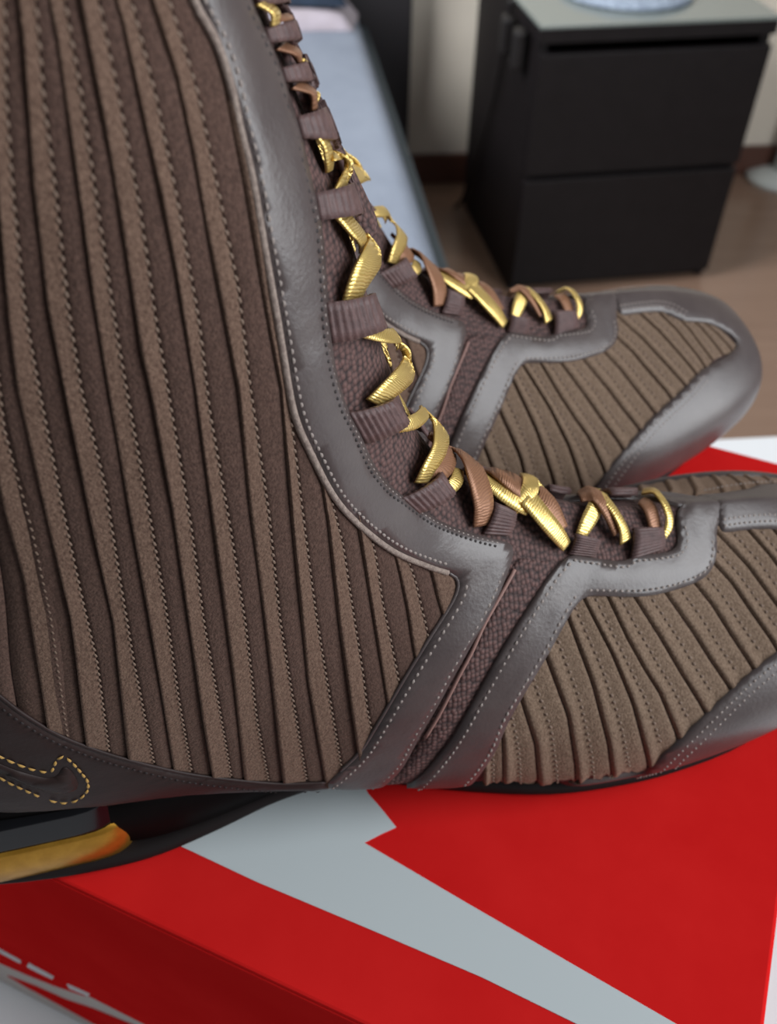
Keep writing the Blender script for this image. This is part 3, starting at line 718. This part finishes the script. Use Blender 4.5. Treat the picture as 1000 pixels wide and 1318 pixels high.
# ---- webbing loops
LOOPS = [
 [(318, -18), (340, -20), (352, 14), (326, 8)], [(334, 36), (358, 37), (369, 62), (340, 57)], [(356, 89), (383, 90), (399, 120), (362, 107)], [(376, 152), (408, 147), (427, 196), (384, 179)],
 [(399, 249), (440, 243), (453, 282), (406, 284)], [(414, 389), (462, 380), (478, 424), (422, 441)], [(444, 530), (490, 512), (509, 544), (466, 570)], [(512, 640), (553, 611), (572, 637), (534, 660)],
 [(619, 688), (627, 652), (653, 662), (653, 690)], [(729, 714), (731, 689), (762, 697), (762, 718)], [(809, 722), (807, 684), (842, 684), (852, 708)]]
def loop_ribbon(Qd, top=.0042):
    a, b, c, d = [np.array(p, float) for p in Qd]
    if abs(a[0]-b[0]) < abs(a[1]-b[1]): a, b, c, d = a, b, c, d; 
    ns, nw = 46, 5; P = []
    ss = np.linspace(0, 1, ns)
    for i, s in enumerate(ss):
        row = []
        for wv in np.linspace(0, 1, nw):
            px = (a*(1-s)+b*s)*(1-wv)+(d*(1-s)+c*s)*wv
            Q, N, _ = hit(*px); Q = NEAR.un(Q)
            hgt = .0012+top*math.sin(min(1, s*1.15)*math.pi*.5)**.8*(1-.25*max(0, s-.85)/.15)
            row.append((Q, N, hgt+.00022*math.sin(s*math.pi*2*9)*(1 if wv not in (0, 1) else .6)))
        P.append(row)
    outer = np.array([[q+n_*h for q, n_, h in r] for r in P]); inner_ = np.array([[q+n_*(max(.0005, h-.0013)) for q, n_, h in r] for r in P])
    n, m_ = ns, nw; V = np.vstack([outer.reshape(-1, 3), inner_.reshape(-1, 3)]); K = n*m_
    F = [(i*m_+j, (i+1)*m_+j, (i+1)*m_+j+1, i*m_+j+1) for i in range(n-1) for j in range(m_-1)]
    F += [(K+f[3], K+f[2], K+f[1], K+f[0]) for f in list(F)]
    for i in range(n-1):
        F.append((i*m_, K+i*m_, K+(i+1)*m_, (i+1)*m_)); e = m_-1; F.append((i*m_+e, (i+1)*m_+e, K+(i+1)*m_+e, K+i*m_+e))
    for j in range(m_-1):
        F.append((j, j+1, K+j+1, K+j)); e = (n-1)*m_; F.append((e+j, K+e+j, K+e+j+1, e+j+1))
    return V, F
lefts = {8: 1, 9: 1, 10: 1}
for i, Lq in enumerate(LOOPS):
    if i in lefts:   # vamp loops rise from the lower edge towards the throat
        a, b, c, d = Lq; Lq = [a, b, c, d]; Lq = [Lq[0], Lq[1], Lq[2], Lq[3]]
    V, F = loop_ribbon(Lq, .0038 if i < 8 else .0032); part('lace_loop', V, F, 'webbing'); W, H = mirror(V, F); part('lace_loop', W, H, 'webbing')

# ---- lace: ribbon pieces running between the loops
LV, LF, LMI, LR = [], [], [], []
def ribbon(ctrl, mi=0, th=.0007, n=26):
    """ctrl rows: px, py, height mm, width px, twist mm"""
    C = cr(np.array(ctrl, float), n); T = np.gradient(C[:, :2], axis=0); T /= np.linalg.norm(T, axis=1)[:, None]+1e-9
    NW = 5; rows = []
    for k in range(n):
        pr = np.array([-T[k, 1], T[k, 0]]); row = []
        for wv in np.linspace(-1, 1, NW):
            Q, N, _ = hit(*(C[k, :2]+pr*wv*C[k, 3]/2)); Q = NEAR.un(Q)
            row.append(Q+N*(C[k, 2]+C[k, 4]*wv-.25*abs(wv)**2)*.001)
        rows.append((row, N))
    A = np.array([r for r, _ in rows]); Nn = np.array([nn for _, nn in rows])[:, None, :]; B = A-Nn*th
    V = np.vstack([A.reshape(-1, 3), B.reshape(-1, 3)]); m_ = NW; K = n*m_
    al = np.concatenate([[0], np.cumsum(np.linalg.norm(np.diff(A[:, NW//2], axis=0), axis=1))]); LR.extend(list(np.tile(np.repeat(al, NW), 2)))
    F = [(i*m_+j, (i+1)*m_+j, (i+1)*m_+j+1, i*m_+j+1) for i in range(n-1) for j in range(m_-1)]
    F += [(K+f[3], K+f[2], K+f[1], K+f[0]) for f in list(F)]
    for i in range(n-1):
        F.append((i*m_, K+i*m_, K+(i+1)*m_, (i+1)*m_)); e = m_-1; F.append((i*m_+e, (i+1)*m_+e, K+(i+1)*m_+e, K+i*m_+e))
    for j in range(m_-1):
        F.append((j, j+1, K+j+1, K+j)); e = (n-1)*m_; F.append((e+j, K+e+j, K+e+j+1, e+j+1))
    k0 = len(LV); LV.extend(list(V)); LF.extend([tuple(a+k0 for a in f) for f in F]); LMI.extend([mi]*len(F))
RIB = [
 (0, [(326, 5, 2, 12, 0), (334, 20, 3.5, 13, .3), (340, 36, 3, 12, 0)]),
 (1, [(340, 28, 3, 10, 0), (350, 30, 4.5, 10, .3), (358, 26, 4, 9, 0)]),
 (1, [(352, 62, 2, 14, 0), (362, 74, 4, 16, .5), (376, 88, 3, 14, 0)]),
 (0, [(372, 84, 3, 9, 0), (383, 86, 4.5, 10, 0), (390, 92, 3, 8, 0)]),
 (1, [(372, 112, 2, 14, 0), (384, 126, 4, 16, .5), (394, 146, 3, 14, 0)]),
 (0, [(388, 118, 2.5, 8, 0), (391, 130, 4.5, 8, 0), (392, 142, 3, 7, 0)]),
 (0, [(398, 170, 2, 14, 0), (406, 190, 3, 15, .4), (414, 210, 2.5, 12, 0), (420, 222, 1.5, 10, 0)]),
 (0, [(412, 206, 3, 14, .6), (432, 206, 5, 16, .8), (448, 214, 5, 16, 0), (456, 224, 2, 12, 0)]),
 (0, [(440, 206, 5.5, 16, 0), (432, 224, 5.2, 18, -.4), (429, 240, 3.5, 18, 0), (426, 256, 2, 17, 0)]),
 (0, [(432, 276, 2, 20, 0), (441, 296, 3.2, 22, .4), (450, 313, 4, 18, .2), (458, 326, 2.5, 12, 0)]),
 (0, [(470, 306, 4.5, 14, 0), (462, 322, 5.5, 24, -.6), (450, 346, 5, 28, -.3), (444, 370, 3.6, 24, 0), (444, 392, 2, 22, 0)]),
 (0, [(462, 428, 2, 14, 0), (478, 434, 4, 17, .2), (496, 441, 5, 16, .4), (508, 448, 4, 12, 0)]),
 (0, [(506, 440, 4.5, 14, 0), (514, 458, 5.6, 20, -.4), (503, 480, 5.6, 25, -.6), (484, 500, 4.5, 24, -.2), (472, 518, 2.5, 20, 0)]),
 (0, [(500, 550, 3, 14, 0), (515, 545, 4.4, 18, .2), (530, 539, 5, 16, .3), (542, 540, 3.5, 10, 0)]),
 (0, [(538, 530, 5, 12, 0), (546, 552, 6, 18, -.4), (545, 580, 6, 20, -.4), (536, 604, 4.5, 19, 0), (534, 622, 2.5, 16, 0)]),
 (1, [(548, 562, 3, 18, 0), (562, 580, 4, 28, .4), (558, 604, 4, 30, .2), (546, 614, 2, 20, 0)]),
 (0, [(563, 634, 2.5, 14, 0), (572, 626, 4, 17, .2), (580, 612, 3.5, 14, 0)]),
 (1, [(572, 580, 4, 14, 0), (586, 600, 5.6, 24, .5), (600, 632, 5.6, 28, .4), (610, 656, 4.6, 26, 0), (614, 678, 2, 18, 0)]),
 (1, [(616, 606, 3, 18, 0), (632, 616, 5, 30, .3), (652, 630, 5.4, 32, .3), (676, 646, 4.8, 26, 0)]),
 (0, [(618, 616, 3.4, 20, 0), (636, 634, 4.6, 30, -.3), (656, 650, 4.8, 26, -.2), (672, 660, 4.4, 20, 0)]),
 (0, [(646, 664, 2.6, 13, 0), (664, 650, 5.6, 18, 0), (680, 634, 5.8, 18, 0), (697, 624, 3, 14, 0)]),
 (0, [(664, 650, 5.6, 20, 0), (682, 668, 5.8, 22, .3), (704, 688, 4.8, 20, 0), (724, 704, 2.4, 15, 0)]),
 (1, [(686, 646, 4.2, 14, 0), (700, 660, 4.8, 18, .3), (716, 684, 3.6, 14, 0)]),
 (1, [(744, 646, 3, 12, 0), (757, 650, 5, 15, .3), (772, 668, 5, 13, 0), (788, 690, 3.5, 12, 0)]),
 (0, [(744, 690, 2, 14, 0), (752, 670, 3.4, 20, 0), (764, 650, 4, 16, 0), (780, 640, 2.4, 10, 0)]),
 (0, [(762, 646, 4, 8, 0), (776, 664, 5.6, 10, .3), (790, 684, 5.2, 12, .3), (800, 700, 2.8, 16, 0)]),
 (0, [(826, 642, 3, 8, 0), (840, 650, 5, 9, .3), (850, 668, 5, 10, .3), (852, 684, 4, 9, 0), (846, 698, 2, 8, 0)]),
 (1, [(824, 650, 2, 10, 0), (832, 662, 3, 16, 0), (840, 684, 2, 14, 0)])]
for mi, c in RIB:
    k0, f0, r0 = len(LV), len(LF), len(LR); ribbon(c, mi)
    if max(p[1] for p in c) < 560:               # the shaft runs of the lace continue round the far side
        W, H = mirror(np.array(LV[k0:]), [tuple(i_-k0 for i_ in f) for f in LF[f0:]]); k1 = len(LV); W[:, 0] -= .0048; W[:, 1] += .0015
        LV.extend(list(W)); LF.extend([tuple(i_+k1 for i_ in f) for f in H]); LMI.extend([mi]*len(H)); LR.extend(LR[r0:])
part('lace', np.array(LV), LF, ['gold', 'bronze'], mats=LMI); PARTS[-1]['rib'] = LR

# ---- padded tongue edge standing beyond the laces on the far side
def on_plane(x, y, yl):
    d = lray(x, y); a_, b_ = .1, .6
    for _ in range(50):
        m_ = (a_+b_)/2; Q = CL+d*m_
        if NEAR.un(Q)[1] < yl: a_ = m_
        else: b_ = m_
    return NEAR.un(CL+d*a_)
P = cr([on_plane(x, y, .011) for x, y in [(352, 60), (372, 110), (398, 165), (421, 212), (443, 258), (458, 292), (462, 304)]], 40)
V, F = tube(P, np.interp(np.linspace(0, 1, 40), [0, .1, .5, .8, .93, 1], [.003, .0045, .0052, .0056, .005, .002]), 14); part('tongue_edge', V, F, 'knit')
# ---- sole
def plan(xs, hw, z0, z1, n=44):
    pass
def slab(name, prof, material, parent=None):
    """prof rows: x, half width, z bottom, z top -> lofted slab with rounded ends"""
    C = cr(np.array(prof, float), 70); V = []; F = []; m_ = 16
    for x, hw, zb, zt in C:
        hw = max(hw, .0005); zm, hz = (zb+zt)/2, (zt-zb)/2
        for k in range(m_):
            a = 2*math.pi*k/m_; cx_, sx_ = math.cos(a), math.sin(a); e = .35
            V.append((x, hw*math.copysign(abs(cx_)**e, cx_), zm+hz*math.copysign(abs(sx_)**e, sx_)))
    n = len(C); F = [(i*m_+k, i*m_+(k+1) % m_, (i+1)*m_+(k+1) % m_, (i+1)*m_+k) for i in range(n-1) for k in range(m_)]
    F += [tuple(range(m_))[::-1], tuple(range((n-1)*m_, n*m_))]
    return part(name, V, F, material)
slab('outsole', [(-.040, .004, .004, .010), (-.034, .020, .001, .008), (-.02, .030, 0, .0065), (0, .0335, 0, .006), (.02, .0345, 0, .006), (.036, .0335, .0, .006), (.055, .030, .0015, .0075), (.075, .026, .004, .010), (.095, .025, .005, .012), (.115, .029, .003, .011), (.14, .037, .0005, .008), (.165, .045, 0, .006), (.19, .0495, 0, .006), (.21, .051, 0, .0062), (.235, .050, .0006, .0075), (.26, .044, .003, .0105), (.285, .032, .007, .015), (.300, .018, .011, .019), (.306, .004, .015, .022)], 'sole_edge')
slab('heel_plate', [(-.036, .006, .038, .045), (-.030, .022, .036, .046), (-.015, .029, .0345, .045), (.01, .031, .032, .043), (.035, .030, .028, .040), (.06, .027, .022, .034), (.08, .025, .016, .028), (.1, .025, .010, .022), (.12, .028, .006, .016)], 'black_sole')
slab('arch_block', [(.018, .030, .005, .036), (.035, .0315, .005, .033), (.055, .029, .006, .027), (.075, .0255, .008, .021), (.095, .0245, .010, .017)], 'black_sole')
def column(name, x0, x1, hw, z0, z1, bulge, material):
    V = []; n = 40; hs_ = np.linspace(0, 1, 9); xc, hx = (x0+x1)/2, (x1-x0)/2
    for t in hs_:
        b = 1+bulge*math.sin(math.pi*t)
        for k in range(n):
            a = 2*math.pi*k/n; c_, s_ = math.cos(a), math.sin(a); e = .3
            V.append((xc+hx*b*math.copysign(abs(c_)**e, c_), hw*b*math.copysign(abs(s_)**e, s_), z0+(z1-z0)*t))
    F = [(i*n+k, i*n+(k+1) % n, (i+1)*n+(k+1) % n, (i+1)*n+k) for i in range(8) for k in range(n)]+[tuple(range(n))[::-1], tuple(range(8*n, 9*n))]
    part(name, V, F, material)
column('heel_column', -.034, .0285, .0325, .022, .036, .0, 'gloss')
column('gold_heel_plate', -.035, .030, .0325, .005, .0225, .04, 'goldplate')

# ---- put the boots into the scene
def put_boot(shape, root, sc=(1, 1, 1)):
    objs = []
    for p in PARTS:
        V = shape.sh(p['V']*np.array(sc)); o = mk(p['name'], V, p['F'], p['mat'], root, True, p['mats'])
        if 'rib' in p: o.data.attributes.new('rib', 'FLOAT', 'POINT').data.foreach_set('value', p['rib'])
        if p['kind']: o['kind'] = p['kind']
        if p['label']: o['label'] = p['label']
        objs.append(o)
    return objs
near = empty('high_top_boot', tuple(ORG), YAW); tag(near, 'nearest brown suede high-top boot with gold laces, front of the pair', 'boot', 'pair of lace-up boots')
put_boot(NEAR, near)
FAR_POS = (-.1195, .2452, LID+.0004); FAR_YAW = .425
far = empty('high_top_boot', FAR_POS, FAR_YAW); tag(far, 'further brown suede boot of the pair, mostly hidden behind the nearest boot', 'boot', 'pair of lace-up boots')
put_boot(FAR, far, (1.035, .995, .99))
